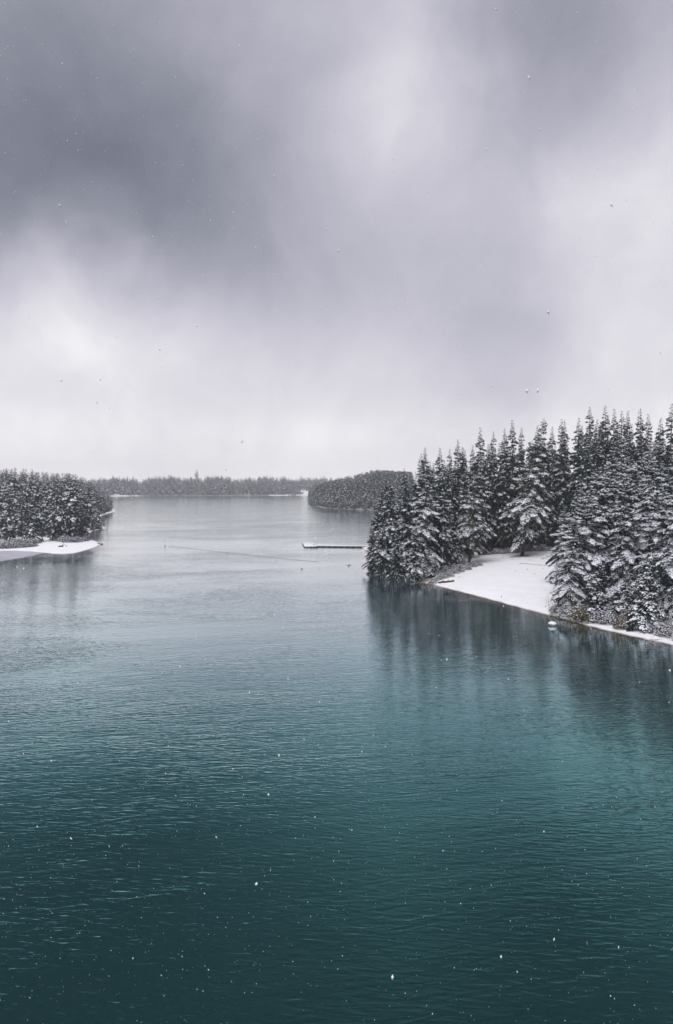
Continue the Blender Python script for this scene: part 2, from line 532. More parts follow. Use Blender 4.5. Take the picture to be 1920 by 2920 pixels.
# ------------------------------------------------------------------ the lake
def make_lake():
    xs = np.unique(np.concatenate([[-3400, -2500, -1500, -900, -600, -400, -260], np.arange(-170, 130, 1.5), [160, 220, 300, 450, 700, 1200, 2200, 3400]]))
    ys = np.unique(np.concatenate([[-3000, -2000, -1000, -500, -250, -120, -60, -20, 0, 20, 40, 60, 75], np.arange(84, 300, 1.5), [310, 330, 360, 400, 460, 540, 650, 800, 1000, 1300, 1700, 2300, 3100, 3400]]))
    X, Y = np.meshgrid(xs, ys)
    sd = np.maximum(sdist(RIGHT, X, Y), sdist(LEFT, X, Y))
    shv = np.clip(1.0 + sd / 5.5, 0, 1)
    clm = np.clip(1.0 + sd / 55.0, 0, 1)
    idx = np.arange(X.size).reshape(X.shape)
    q = np.stack([idx[:-1, :-1], idx[:-1, 1:], idx[1:, 1:], idx[1:, :-1]], -1).reshape(-1, 4)
    V = np.stack([X.ravel(), Y.ravel(), np.zeros(X.size)], 1)
    tag(link('lake_water', mesh_np('lake_water', V, q, 'lake_water', attrs={'shallow': shv.ravel(), 'lee': clm.ravel()})), kind='structure')
make_lake()

# ------------------------------------------------------------------ conifers
Z3 = np.array([0, 0, 1.0])
def unit(v):
    return v / (np.linalg.norm(v, axis=-1, keepdims=True) + 1e-9)

def fronds(P, D, ln, wd, drop, ridge, rng, lod=False):
    """drooping leaf-shaped sprays: a ridge with two hanging sides"""
    n = len(P)
    S = unit(np.cross(D, Z3))
    N = np.cross(S, D)
    j = lambda s: (1 + rng.uniform(-s, s, (n, 1)))
    ln, wd = ln[:, None], wd[:, None]
    a = P
    bq = P + D * ln * 0.50 * j(.2) + S * wd * 0.5 * j(.3) - Z3 * drop * wd * j(.4)
    cq = P + D * ln * 0.50 * j(.2) - S * wd * 0.5 * j(.3) - Z3 * drop * wd * j(.4)
    tq = P + D * ln * j(.15) - Z3 * ln * 0.18 * j(.6)
    if lod:
        V = np.stack([a + N * ridge, bq, tq, cq], 1).reshape(-1, 3)
        T = np.array([(0, 2, 3), (0, 1, 2)])[None] + (np.arange(n) * 4)[:, None, None]
    else:
        m = P + D * ln * 0.42 * j(.2) + N * ridge * j(.5)
        V = np.stack([a, bq, tq, cq, m], 1).reshape(-1, 3)
        T = np.array([(0, 4, 3), (3, 4, 2), (2, 4, 1), (1, 4, 0)])[None] + (np.arange(n) * 5)[:, None, None]
    return V, T.reshape(-1, 3)

def conifer(seed, H, Rad, h0=0.12, whorl=0.55, per=6, dens=9.0, size=0.46, snow=0.7, e_top=35, e_bot=-22, sag=0.22,
            shape=0.85, ragged=0.25, lod=False, sticks=True, swag=0.0, gap=0.12, tip=0.0):
    """returns (trunk V,T), (needles V,T), (snow V,T) of one snow-laden conifer standing at the origin"""
    rng = np.random.default_rng(seed)
    zb = H * h0
    hs = np.arange(zb, H - 0.35, whorl * (0.8 if lod else 1.0))
    hs = np.repeat(hs, per) + rng.uniform(-whorl / 2, whorl / 2, len(hs) * per)
    nb = len(hs)
    tt = np.clip((H - hs) / (H - zb), 0.004, 1)
    side = 1 + 0.22 * np.sin(hs * 0.9 + seed) * ragged / 0.25
    prof = np.minimum(1.0, tt * 1.18) ** shape * (1 - 0.30 * np.clip((tt - 0.78) / 0.22, 0, 1))
    L = Rad * prof * (1 + rng.uniform(-ragged, ragged, nb) * 1.3) * side + 0.12 + tip * (1 - tt)
    az = np.arange(nb) * 2.39996 + rng.uniform(-0.5, 0.5, nb)
    keepb = rng.random(nb) > gap * (tt > 0.1)
    hs, tt, L, az = hs[keepb], tt[keepb], L[keepb], az[keepb]
    # clumps of missing boughs
    for _ in range(4):
        hc, ac = rng.uniform(zb, H * 0.8), rng.uniform(0, 6.28)
        k = (np.abs(hs - hc) < rng.uniform(0.6, 1.3)) & (np.cos(az - ac) > 0.55)
        L = np.where(k, L * rng.uniform(0.35, 0.7), L)
    nb = len(hs)
    el = np.radians(e_bot + (e_top - e_bot) * (1 - tt) ** 1.2 + rng.uniform(-9, 9, nb))
    out = np.stack([np.cos(az), np.sin(az), np.zeros(nb)], 1)
    lat = np.stack([-np.sin(az), np.cos(az), np.zeros(nb)], 1)
    sg = sag * (0.5 + tt)
    def bpt(i, s):
        r = L[i] * s * np.cos(el[i])
        z = hs[i] + L[i] * (s * np.sin(el[i]) - sg[i] * s * s + 0.10 * s ** 3)
        return out[i] * r[:, None] + Z3 * z[:, None]
    area = L * (0.30 * L + 0.35)
    cnt = np.maximum(2, (area * dens * rng.uniform(0.8, 1.2, nb))).astype(int)
    bi = np.repeat(np.arange(nb), cnt)
    n = len(bi)
    s = 0.10 + 0.9 * rng.random(n) ** 0.75
    wmax = (0.34 * L[bi] * (1 - s) ** 0.8 + 0.12) * np.minimum(1, s * 3)
    u = rng.uniform(-1, 1, n)
    P = bpt(bi, s) + lat[bi] * (u * wmax)[:, None]
    P[:, 2] -= np.abs(u) * wmax * (0.30 + swag) + rng.normal(0, .13, n) * np.minimum(1, L[bi] / 2)
    slope = np.sin(el[bi]) - 2 * sg[bi] * s
    D = unit(out[bi] * (1 - 0.35 * np.abs(u))[:, None] + lat[bi] * (u * 0.85)[:, None] + Z3 * (slope * 0.8 - 0.15 - swag * 0.6)[:, None] + rng.normal(0, 0.22, (n, 3)))
    small = np.minimum(1, 0.45 + 0.55 * (L[bi] / 2.0))
    ln = size * rng.uniform(0.75, 1.45, n) * small
    wd = size * rng.uniform(0.55, 0.95, n) * small
    NV, NTri = fronds(P, D, ln * 1.1, wd * 1.15, 0.75 if not lod else 0.5, 0.02, rng, lod)
    # snow sits on clumps of sprays, more on the outer half of each bough
    ph = rng.uniform(0, 6.28, nb)
    bf = rng.uniform(-0.35, 0.35, nb)
    pat = 0.5 + 0.22 * np.sin(s * L[bi] * 2.4 + ph[bi]) + 0.16 * np.sin(u * wmax * 4.0 + ph[bi] * 2) + 0.12 * np.sin(P[:, 2] * 0.9 + az[bi] * 2) + bf[bi] + 0.25 * (s - 0.5) - 0.35 * np.clip(-slope - 0.55, 0, 1) + rng.normal(0, 0.14, n)
    k = pat > 1.0 - snow * (0.72 + 0.28 * np.minimum(1, 2.2 * tt[bi])) * 0.85
    Ps = P[k] + Z3 * (0.07 * size / 0.46) + D[k] * (0.02)
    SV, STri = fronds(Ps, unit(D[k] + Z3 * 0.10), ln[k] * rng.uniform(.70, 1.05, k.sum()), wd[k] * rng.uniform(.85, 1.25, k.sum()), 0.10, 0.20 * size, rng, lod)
    # trunk and boughs
    tb = MB()
    zz = np.linspace(-0.4, H, 9 if not lod else 3)
    r0 = 0.0105 * H + 0.04
    bend = np.stack([0.10 * np.sin(zz * 0.17 + seed), 0.10 * np.cos(zz * 0.13 + seed), zz], 1)
    tb.tube(bend, np.maximum(r0 * (1 - zz / H) ** 0.8, 0.03) * (1 + 0.35 * (zz < 0.3)), 8 if not lod else 4)
    if sticks:
        for i in range(nb):
            if L[i] > 0.8:
                ss = np.array([0, 0.5, 0.92])
                tb.tube(bpt(np.full(3, i), ss), [0.016 * L[i] + 0.012, 0.010 * L[i] + 0.01, 0.008], 3)
        for z in rng.uniform(0.10 * H, zb + 3, 12):      # dead stubs below the living crown
            a, l = rng.uniform(0, 6.28), rng.uniform(0.6, 2.2)
            tb.tube([(0, 0, z), (math.cos(a) * l * .5, math.sin(a) * l * .5, z - .1 * l), (math.cos(a) * l, math.sin(a) * l, z - .1 * l + .1)], [.035, .025, .01], 3)
    return tb.arrays(), (NV, NTri), (SV, STri)

PROTO = {}
def proto(key, needles='needles', **kw):
    (a, b_, c) = conifer(**kw)
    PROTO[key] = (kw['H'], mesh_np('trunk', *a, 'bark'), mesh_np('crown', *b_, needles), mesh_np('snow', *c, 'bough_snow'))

for i in range(3):      # tall narrow firs of the grove's skyline
    proto(f'spire{i}', seed=11 + i, H=42, Rad=4.7 + 0.3 * i, h0=0.10, whorl=0.55, per=4, dens=14, size=0.42, snow=0.33, e_top=12, e_bot=-28, sag=0.30, shape=0.90)
for i in range(4):      # big boughed snowy trees along the water
    proto(f'front{i}', seed=31 + i, H=32, Rad=5.5 + 0.35 * i, h0=0.07 + 0.02 * (i % 2), whorl=0.66, per=4, dens=19, size=0.37, snow=0.88, e_top=22, e_bot=-27, sag=0.32, shape=0.70, ragged=0.38, swag=0.10, gap=0.22)
for i in range(3):      # darker trees of the point
    proto(f'tip{i}', seed=131 + i, H=32, Rad=5.2 + 0.3 * i, h0=0.05, whorl=0.62, per=4, dens=18, size=0.38, snow=0.40, e_top=22, e_bot=-27, sag=0.32, shape=0.74, ragged=0.36, swag=0.12, gap=0.16)
for i in range(2):      # open firs with green sprays under the snow
    proto(f'lone{i}', 'needles_green', seed=51 + i, H=36, Rad=5.4, h0=0.20, whorl=0.66, per=5, dens=13, size=0.40, snow=0.70, e_top=26, e_bot=-22, sag=0.28, shape=0.85, ragged=0.34, swag=0.08)
for i in range(3):      # young trees
    proto(f'small{i}', seed=61 + i, H=12, Rad=2.5 + 0.3 * i, h0=0.05, whorl=0.42, per=6, dens=13, size=0.36, snow=0.66, e_top=25, e_bot=-22, sag=0.28, shape=0.8, swag=0.08)
for i in range(4):      # rounder, denser trees of the wood across the water
    proto(f'wood{i}', seed=71 + i, H=26, Rad=3.9 + 0.3 * i, h0=0.12, whorl=0.70, per=4, dens=10, size=0.54, snow=0.52, e_top=22, e_bot=-30, sag=0.34, shape=1.0, ragged=0.34, swag=0.12, gap=0.2)
for i in range(2):      # firs of the middle headland
    proto(f'head{i}', seed=91 + i, H=26, Rad=3.7 + 0.4 * i, h0=0.06, whorl=0.9, per=5, dens=3.6, size=0.8, snow=0.42, e_top=25, e_bot=-25, sag=0.28, shape=0.72, ragged=0.3, sticks=False)

RNG = np.random.default_rng(5)
N_TREES = 0
def plant(key, x, y, z, H, label, group=None, lean=(0, 0), rot=None, wide=1.0, name='snowy_fir', cat='tree'):
    """one tree: an Empty at its foot with trunk, crown and the snow lying on the crown"""
    global N_TREES
    h, mt, mc, ms = PROTO[key]
    e = empty(name, (x, y, z - 0.05))
    s = H / h
    sw = s ** 0.75 * wide
    e.scale = (sw, sw, s)
    e.rotation_mode = 'ZXY'
    e.rotation_euler = (R(lean[1]), R(lean[0]), RNG.uniform(0, 6.28) if rot is None else rot)
    # lean is applied after the random turn
    from mathutils import Matrix
    m = Matrix.Rotation(R(lean[0]), 3, 'Y') @ Matrix.Rotation(R(lean[1]), 3, 'X') @ Matrix.Rotation(RNG.uniform(0, 6.28), 3, 'Z')
    e.rotation_mode = 'XYZ'
    e.rotation_euler = m.to_euler('XYZ')
    link('trunk', mt, e)
    c = link('crown', mc, e)
    link('snow_clumps', ms, c)
    tag(e, label, cat, group)
    N_TREES += 1
    return e

def top_h(ytop, d, z):
    return CAM_H + (HY - ytop) / F_PX * d - z

ORD = ['first', 'second', 'third', 'fourth', 'fifth', 'sixth', 'seventh', 'eighth', 'ninth', 'tenth', 'eleventh', 'twelfth', 'thirteenth', 'fourteenth', 'fifteenth',
       'sixteenth', 'seventeenth', 'eighteenth', 'nineteenth', 'twentieth', 'twenty-first', 'twenty-second', 'twenty-third', 'twenty-fourth', 'twenty-fifth', 'twenty-sixth',
       'twenty-seventh', 'twenty-eighth', 'twenty-ninth', 'thirtieth', 'thirty-first']
right_trees = []
# spots of the scattered planting that nothing in view shows, and those that only show as part of the mass
HIDDEN_RIGHT = {4, 5, 23, 25, 26, 33, 34, 47, 51, 54, 62, 73, 74, 76, 88, 96, 101, 104, 105, 108, 114, 115, 117}
HIDDEN_LEFT = {1, 2, 4, 7, 8, 9, 10, 11, 12, 13, 15, 16, 17, 20, 23, 25, 26, 31, 32, 33, 34, 37, 38, 41, 42, 44, 45, 46, 47, 48, 50, 53, 61, 63, 64, 65, 66, 67, 68, 69, 70, 71, 75, 76, 78, 79, 80, 81, 82, 83, 85, 86, 87, 88, 89, 90, 91, 92, 93, 94, 98, 101, 102, 109, 111, 112, 116, 117, 119, 121, 123, 124, 125, 126, 127, 128, 131, 135, 136, 137, 139, 140, 141, 144, 145, 146, 147, 148, 149, 150, 151, 154, 157, 158, 160, 161, 163, 165, 167, 172, 175, 177, 178, 179, 180, 181, 182, 184, 185, 186, 187, 189, 190, 191, 193, 196, 197, 198, 199, 200, 201, 203, 205, 206, 208, 210, 211, 212, 213, 215, 218, 220, 221, 225, 226, 227, 231, 232, 235, 237, 238, 239, 240, 242, 243, 244, 246, 247, 248, 249, 252, 253, 255, 257, 258, 260, 262, 267, 268, 270, 273, 277, 278, 280, 281, 282, 284, 285, 287, 289, 292, 293, 294, 295, 296, 298, 299, 302, 304, 305, 306, 307, 308, 309, 310, 311, 314, 315, 316, 317, 319, 320, 321, 322, 324, 325, 328, 329, 330, 332, 334, 337, 340, 341, 343, 344, 345, 347}
MASS_LEFT = {3, 18, 19, 21, 22, 24, 27, 30, 40, 43, 49, 51, 55, 57, 59, 60, 62, 72, 73, 74, 84, 95, 96, 99, 105, 107, 108, 110, 115, 118, 120, 122, 132, 133, 138, 143, 152, 153, 159, 166, 168, 169, 171, 174, 176, 188, 195, 204, 207, 209, 214, 219, 222, 230, 236, 254, 256, 259, 261, 264, 271, 272, 275, 276, 279, 288, 291, 301, 312, 318, 323, 327, 335, 338, 339, 342, 348}

# skyline firs of the right grove: column, row of the tip, distance
SKY = [(1088, 1368, 197, .85), (1104, 1355, 193, .9), (1153, 1334, 200, .9), (1193, 1292, 199, .9), (1212, 1275, 195, .9), (1249, 1275, 199, .95), (1279, 1279, 214, .85), (1308, 1252, 217, .95),
       (1366, 1217, 220, .95), (1401, 1229, 231, .9), (1435, 1220, 234, .9), (1461, 1196, 236, .95), (1482, 1217, 244, .85), (1529, 1211, 242, .9),
       (1577, 1215, 247, .85), (1600, 1193, 238, .9), (1616, 1197, 246, .85), (1644, 1190, 236, .95), (1682, 1158, 224, 1.0), (1729, 1155, 219, 1.0), (1748, 1164, 230, .9), (1770, 1170, 236, .9),
       (1787, 1170, 226, .9), (1829, 1164, 212, 1.0), (1849, 1179, 220, .9), (1876, 1190, 206, .95), (1908, 1149, 196, 1.0)]
for i, (px, yt, d, wd) in enumerate(SKY):
    x = wx(px, d)
    z = zr(x, d)
    right_trees.append((x, d))
    nm = 'tall narrow snow dusted fir, ' + (f'{ORD[i]} spire along the grove skyline from the dock side' if px < 1930 else 'its spire cut by the picture edge')
    plant(f'spire{i % 3}', x, d, z, top_h(yt, d, z), nm, 'skyline firs of the grove by the beach', wide=wd * (0.86 if px < 1180 else 1.0), lean=(RNG.uniform(-1, 1.5), 0))

# named trees of the grove: kind, column of the foot, distance, row of the tip, column of the tip, width, label
NAMED = [
    ('lone0', 1339, 197, 1312, 1374, 1.0, 'broad snowy fir with bare lower trunk at the beach edge beside low brush'),
    ('lone1', 1490, 211, 1192, 1553, .95, 'leaning open fir with bare trunk standing alone on the snowy clearing'),
    ('spire1', 1432, 226, 1262, 1425, 1.0, 'snow heavy fir behind the clearing, right of the broad beach edge fir'),
    ('tip1', 1118, 187, 1372, 1114, .80, 'drooping snow crusted tree leaning over the water at the grove tip'),
    ('tip0', 1160, 185, 1380, 1156, .80, 'dense snow crusted tree second from the tip along the dark waterline'),
    ('front2', 1205, 182, 1345, 1212, .90, 'large tree with long white drooping boughs in the middle of the grove tip'),
    ('tip2', 1252, 186, 1350, 1258, .75, 'snowy tree with a bare forked trunk where the grove tip meets the beach'),
    ('small0', 1222, 176, 1560, 1222, 1.0, 'small dark green fir hanging over the water beside the beach bank'),
    ('small1', 1288, 193, 1470, 1290, .9, 'slim young fir left of the broad beach edge fir'),
    ('tip0', 1076, 190, 1440, 1072, .80, 'low bushy fir on the very tip of the point facing the dock'),
    ('tip1', 1322, 212, 1345, 1325, .8, 'shaded fir directly behind the broad beach edge fir'),
    ('front0', 1616, 129, 1470, 1640, .80, 'snow laden tree with visible trunk at the corner of beach and near wood'),
    ('front2', 1652, 132, 1405, 1680, .90, 'tall snow laden tree with dark leaning trunk behind the beach corner tree'),
    ('front3', 1692, 135, 1330, 1735, .95, 'pale frosted pointed tree towering in the middle of the near wood'),
    ('front1', 1748, 139, 1352, 1788, .90, 'snow clotted tree right of the pale pointed tree in the near wood'),
    ('small2', 1700, 122, 1600, 1712, 1.1, 'low snowy tree above the olive shrub on the near shore'),
    ('small0', 1778, 119, 1622, 1799, 1.05, 'small bright white conical fir near the near shoreline'),
    ('front0', 1818, 142, 1290, 1850, .90, 'tall snowy tree between the small conical fir and the picture edge'),
    ('front2', 1862, 121, 1380, 1892, .80, 'heavily clotted tree above the bare white alder on the near shore'),
    ('front3', 1912, 117, 1330, 1945, .80, 'nearest large snowy tree cut by the right picture edge'),
    ('small1', 1846, 113, 1590, 1850, 1.1, 'bushy young fir with thick snow pads above the bare alder'),
    ('front1', 1965, 112, 1290, 1990, .80, 'snowy tree just outside the wood edge, boughs reaching into the picture'),
    ('front2', 1640, 152, 1388, 1660, .85, 'snowy tree set back behind the beach corner trees'),
    ('front3', 1598, 160, 1440, 1612, .70, 'slim snowy tree at the upper beach edge of the near wood'),
]
for key, px, d, yt, pxt, wd, lab in NAMED:
    x = wx(px, d)
    z = zr(x, d)
    H = top_h(yt, d, z)
    lean = math.degrees(math.atan2((pxt - px) / F_PX * d, H))
    right_trees.append((x, d))
    plant(key, x, d, z, H / math.cos(R(lean)), lab, None, lean=(lean, 0), wide=wd)

for i, (px, py, H, dx) in enumerate([(1064, 1634, 13, -2), (1094, 1642, 15, -2), (1136, 1648, 12, -2), (1184, 1654, 14, 0), (1238, 1650, 6, 2)]):
    x, y = gp(px, py, .3)
    right_trees.append((x, y))
    plant(f'tip{i % 3}' if H > 10 else 'small1', x, y, zr(x, y), H, f'low bushy fir overhanging the waterline, {ORD[i]} along the grove tip from the dock side', 'low firs overhanging the waterline', lean=(dx, 6), wide=0.9)

# the rest of the grove between them
CLEAR = [(20, 164), (30, 184), (40, 194), (46, 219), (76, 221), (60, 170), (49, 146), (39, 122), (20, 130)]
skx = np.array([p[0] for p in SKY]); sky_y = np.array([p[1] for p in SKY])
FRONTCAP_X = [1560, 1600, 1640, 1735, 1800, 1860, 1920, 2000]
FRONTCAP_Y = [1480, 1460, 1400, 1335, 1320, 1290, 1280, 1270]
sp_r = Spacing(5.0)
for a_, b_ in right_trees:
    sp_r.put(a_, b_)
X_, Y_, SD_, Z_, PX_ = scatter(RIGHT, 5000, (8, 120), (106, 262), 21, h_right)
CL_ = sdist(CLEAR, X_, Y_)
k_fill = -1
for x, y, sd, z, px, cl in zip(X_, Y_, SD_, Z_, PX_, CL_):
    if px > 1985 or px < 1060 or sd < 3.0 or cl > -3.0 or not sp_r.free(x, y, 6.4 if y < 190 else 5.6):
        continue
    r = np.random.default_rng(int(x * 1000 + y * 77))
    cap = np.interp(px, skx, sky_y) + r.uniform(28, 75)
    if px > 1560 and y < 185:
        cap = max(cap, np.interp(px, FRONTCAP_X, FRONTCAP_Y) + r.uniform(-20, 60) - max(0, y - 150) * 2.2)
    if px < 1340 and y < 205:
        cap = max(cap, 1385 + r.uniform(-30, 60))
    H = min(top_h(cap, y, z), 42)
    if H < 7:
        continue
    sp_r.put(x, y)
    k_fill += 1
    if k_fill in HIDDEN_RIGHT:
        continue
    right_trees.append((x, y))
    key = ('spire%d' % r.integers(3)) if y > 200 or H > 36 else (('front%d' % r.integers(4)) if H > 17 else 'small%d' % r.integers(3))
    if px > 1580 and y < 190:
        lab, grp = 'snow covered tree packed inside the near wood right of the beach', 'trees inside the near wood'
    elif px < 1345:
        lab, grp = 'snow covered tree packed inside the grove tip left of the beach', 'trees inside the grove tip'
    else:
        lab, grp = 'dark snow dusted fir packed in the rows behind the clearing', 'firs packed behind the clearing'
    if px < 1345 and key.startswith('front'):
        key = 'tip%d' % r.integers(3)
    e = plant(key, x, y, z, H, lab, grp, wide=0.85, lean=(r.uniform(-2, 4), r.uniform(-2, 2)))
N_RIGHT = N_TREES

# ------------------------------------------------------------------ wood on the left shore
LCAP_X = [-120, 0, 60, 100, 150, 205, 235, 262, 300, 318, 335]
LCAP_Y = [1326, 1330, 1331, 1338, 1346, 1347, 1358, 1370, 1396, 1415, 1440]
left_trees = []
for key, px, py, yt, wd, lab in [
        ('wood0', 24, 1542, 1388, 1.1, 'broad dark tree by the left picture edge behind low scrub'),
        ('wood1', 95, 1546, 1400, 1.15, 'wide drooping tree with bare trunk left of the gap in the left wood'),
        ('wood2', 164, 1540, 1368, 1.0, 'tree on thin bare trunks at the edge of the left beach'),
        ('wood3', 206, 1538, 1350, 1.1, 'tall broad tree over the grey brush on the left beach'),
        ('wood1', 235, 1534, 1400, .9, 'tree nearest the tip of the left beach'),
        ('wood2', 277, 1505, 1432, .95, 'small tree group leader on the second snowy spit of the left shore'),
        ('wood0', 268, 1508, 1440, .8, 'slim tree beside the leader on the second snowy spit')]:
    x, y = gp(px, py, 0.9)
    z = zl(x, y)
    left_trees.append((x, y, 0, 0))
    plant(key, x, y, z, top_h(yt, y, z), lab, None, wide=wd, lean=(RNG.uniform(-3, 3), 0))
sp_l = Spacing(6.0)
for c_ in left_trees:
    sp_l.put(c_[0], c_[1])
X_, Y_, SD_, Z_, PX_ = scatter(LEFT, 16000, (-330, -90), (272, 740), 22, h_left)
rest = []
k_fill = -1
for x, y, sd, z, px in zip(X_, Y_, SD_, Z_, PX_):
    if px < -60 or px > 331 or sd < 4 or (px > 258 and y < 560) or (px < 262 and y < 290 + 0.16 * max(px, 0) + (22 if 118 < px < 150 else 0)):
        continue
    if not sp_l.free(x, y, 7.2 if y < 420 else 8.5):
        continue
    r = np.random.default_rng(int(-x * 1000 + y * 77))
    cap = np.interp(px, LCAP_X, LCAP_Y) + abs(r.normal(0, 7))
    H = min(top_h(cap, y, z), r.uniform(17, 38))
    if H < 6:
        continue
    sp_l.put(x, y)
    k_fill += 1
    if k_fill in HIDDEN_LEFT:
        continue
    left_trees.append((x, y, H, z))
    if k_fill in MASS_LEFT:
        rest.append((x, y, z, H, 0.95))
        continue
    beyond = y > 430
    e = plant(f'wood{r.integers(4)}', x, y, z, H,
          'snow dusted tree in the far end of the left shore wood' if beyond else 'snow dusted tree packed in the near end of the left shore wood',
          'trees at the far end of the left wood' if beyond else 'trees at the near end of the left wood', wide=0.95, lean=(r.uniform(-3, 5), 0), name='snowy_tree')

def mass(name, items, makers, label):
    """trees too many or too far to pick apart, joined into one mass"""
    Vs, Ts, Ms, n = [], [], [], 0
    for (x, y, z, H, wide) in items:
        h, parts = makers[RNG.integers(len(makers))]
        s = H / h
        a = RNG.uniform(0, 6.28)
        c, s_ = math.cos(a), math.sin(a)
        M = np.array([[c, -s_, 0], [s_, c, 0], [0, 0, 1]]) * np.array([s * wide, s * wide, s])[:, None]
        for mi, (V, T) in enumerate(parts):
            Vs.append(V @ M.T + np.array([x, y, z]))
            Ts.append(T + n)
            Ms.append(np.full(len(T), mi))
            n += len(V)
    me = mesh_np(name, np.vstack(Vs), np.vstack(Ts), ['bark', 'needles', 'bough_snow'], np.concatenate(Ms))
    return tag(link(name, me), label, 'forest', kind='stuff')

N_LEFT = N_TREES
LOD_H = [(26, conifer(seed=220 + i, H=26, Rad=3.7, h0=0.05, whorl=1.2, per=5, dens=1.3, size=1.35, snow=.44, e_bot=-25, shape=.75, lod=True, sticks=False)) for i in range(3)]
LOD_F = [(26, conifer(seed=240 + i, H=26, Rad=3.6, h0=0.05, whorl=2.0, per=4, dens=0.75, size=2.0, snow=.48, e_bot=-25, shape=.8, lod=True, sticks=False)) for i in range(4)]

LOD_L = [(26, conifer(seed=200 + i, H=26, Rad=4.3, h0=0.1, whorl=1.0, per=5, dens=3.6, size=0.85, snow=.50, e_bot=-28, shape=.84, lod=True, sticks=False)) for i in range(3)]
if rest:
    mass('left_wood_forest', rest, LOD_L, 'close packed snowy trees in the depth of the left shore wood')

# ------------------------------------------------------------------ middle headland
HCAP_X = [876, 884, 893, 915, 955, 1011, 1067, 1110, 1180]
HCAP_Y = [1405, 1392, 1380, 1360, 1346, 1337, 1337, 1340, 1345]
hc = []
sp_h = Spacing(6.0)
X_, Y_, SD_, Z_, PX_ = scatter(HEAD, 16000, (-60, 130), (660, 1250), 23, h_head)
for x, y, sd, z, px in zip(X_, Y_, SD_, Z_, PX_):
    if px < 870 or px > 1175 or sd < 0.8 or sd > 170 or not sp_h.free(x, y, 4.6 if sd < 60 else 6.2):
        continue
    H = min(RNG.uniform(15, 28) * (0.7 if sd < 6 else 1), top_h(np.interp(px, HCAP_X, HCAP_Y) + abs(RNG.normal(0, 4)), y, z))
    if H < 4:
        continue
    sp_h.put(x, y)
    hc.append((x, y, z, H, sd))
hc.sort(key=lambda c: (c[4] > 14, c[1]))
N_HEAD = max(0, 300 - N_TREES)
for (x, y, z, H, sd) in hc[:N_HEAD]:
    plant(f'head{RNG.integers(2)}', x, y, z, H, 'snowy fir along the shoreline of the middle headland beyond the dock', 'shoreline firs of the middle headland', name='snowy_fir')
mass('headland_forest', [(x, y, z, H, 1.0) for (x, y, z, H, sd) in hc[N_HEAD:]], LOD_H, 'dense snowy fir forest covering the middle headland hill')

# ------------------------------------------------------------------ far shore
fi = []
sp_f = Spacing(6.0)
X_, Y_, SD_, Z_, PX_ = scatter(FAR, 26000, None, (1500, 2250), 24, h_far, (120, 1010))
FCX, FCY = [100, 260, 300, 400, 480, 560, 700, 800, 900], [1368, 1366, 1363, 1359, 1356, 1353, 1355, 1358, 1362]
for x, y, sd, z, px in zip(X_, Y_, SD_, Z_, PX_):
    if sd < 1.5 or sd > 330 or (sd > 70 and RNG.random() > 0.45):
        continue
    if 708 < px < 715 and sd < 60 or (857 < px < 884 and sd < 120) or (323 < px < 339 and sd < 70) or (330 < px < 372 and sd < 14) or (760 < px < 820 and sd < 9):
        continue
    if not sp_f.free(x, y, 6.5):
        continue
    H = RNG.uniform(13, 32) * (0.7 if sd < 12 else 1) * (1 + 0.18 * math.sin(px * 0.043) + 0.10 * math.sin(px * 0.117 + 1))
    H = min(H, top_h(np.interp(px, FCX, FCY) + RNG.normal(4, 4.5), y, z))
    if H < 6:
        continue
    sp_f.put(x, y)
    fi.append((x, y, z, H, 1.0))
mass('far_shore_forest', fi, LOD_F, 'hazy snow dusted forest along the far shore of the lake')
xt, yt_ = wx(562, 1820), 1820
plant('head0', xt, yt_, zf(xt, yt_), top_h(1338, yt_, zf(xt, yt_)), 'single tall tree rising above the far shore treeline', None, wide=1.3, name='tall_tree')

print('trees', N_RIGHT, N_LEFT, N_TREES, len(hc), len(fi))

# ------------------------------------------------------------------ terrain sheets
land('ground_right', RIGHT, h_right, -4, 200, 66, 420, 2.0, 8, right_trees + [gp(px_, py_) for px_, py_ in ((1048, 1634), (1066, 1640), (1085, 1644), (1104, 1647), (1124, 1650), (1146, 1653), (1168, 1656), (1190, 1659))], 0.0, 4.2)
land('ground_left', LEFT, h_left, -420, -84, 210, 800, 3.0, 8, [c for c in left_trees if c[1] < 700], 0.0, 4.5)
land('ground_headland', HEAD, h_head, -60, 560, 640, 1500, 8.0, 14, None, 0.75)
def far_rim(X, Y, sd):
    px = CX + F_PX * X / Y
    bare = ((px > 325) & (px < 400)) | ((px > 706) & (px < 718)) | ((px > 765) & (px < 815)) | ((px > 850) & (px < 892))
    return np.where(bare, 0.0, 0.8)
land('ground_far', FAR, h_far, -3100, 3100, 1120, 3300, 11.0 * 2, 40, rim=far_rim)

# faint hill far behind the headland
def make_hill():
    xs, ys = np.arange(-200, 1500, 30.0), np.arange(2300, 3260, 30.0)
    X, Y = np.meshgrid(xs, ys)
    Z = 16 + 82 * np.exp(-((X - 620) / 420) ** 2 - ((Y - 2900) / 330) ** 2) + 5 * wob(X, Y, 0.012, 4)
    idx = np.arange(X.size).reshape(X.shape)
    q = np.stack([idx[:-1, :-1], idx[:-1, 1:], idx[1:, 1:], idx[1:, :-1]], -1).reshape(-1, 4)
    lit = np.full(X.size, 0.35)
    o = link('hill', mesh_np('hill', np.stack([X.ravel(), Y.ravel(), Z.ravel()], 1), q, 'snow_ground', smooth=True, attrs={'litter': lit}))
    tag(o, kind='structure')
    it = []
    for _ in range(420):
        x, y = RNG.uniform(150, 900), RNG.uniform(2500, 3100)
        z = 16 + 82 * math.exp(-((x - 620) / 420) ** 2 - ((y - 2900) / 330) ** 2)
        it.append((x, y, z - 1, RNG.uniform(12, 26), 0.9))
    mass('hill_forest', it, LOD_F[:2], 'faint scattered trees on the pale hill behind the headland')
make_hill()

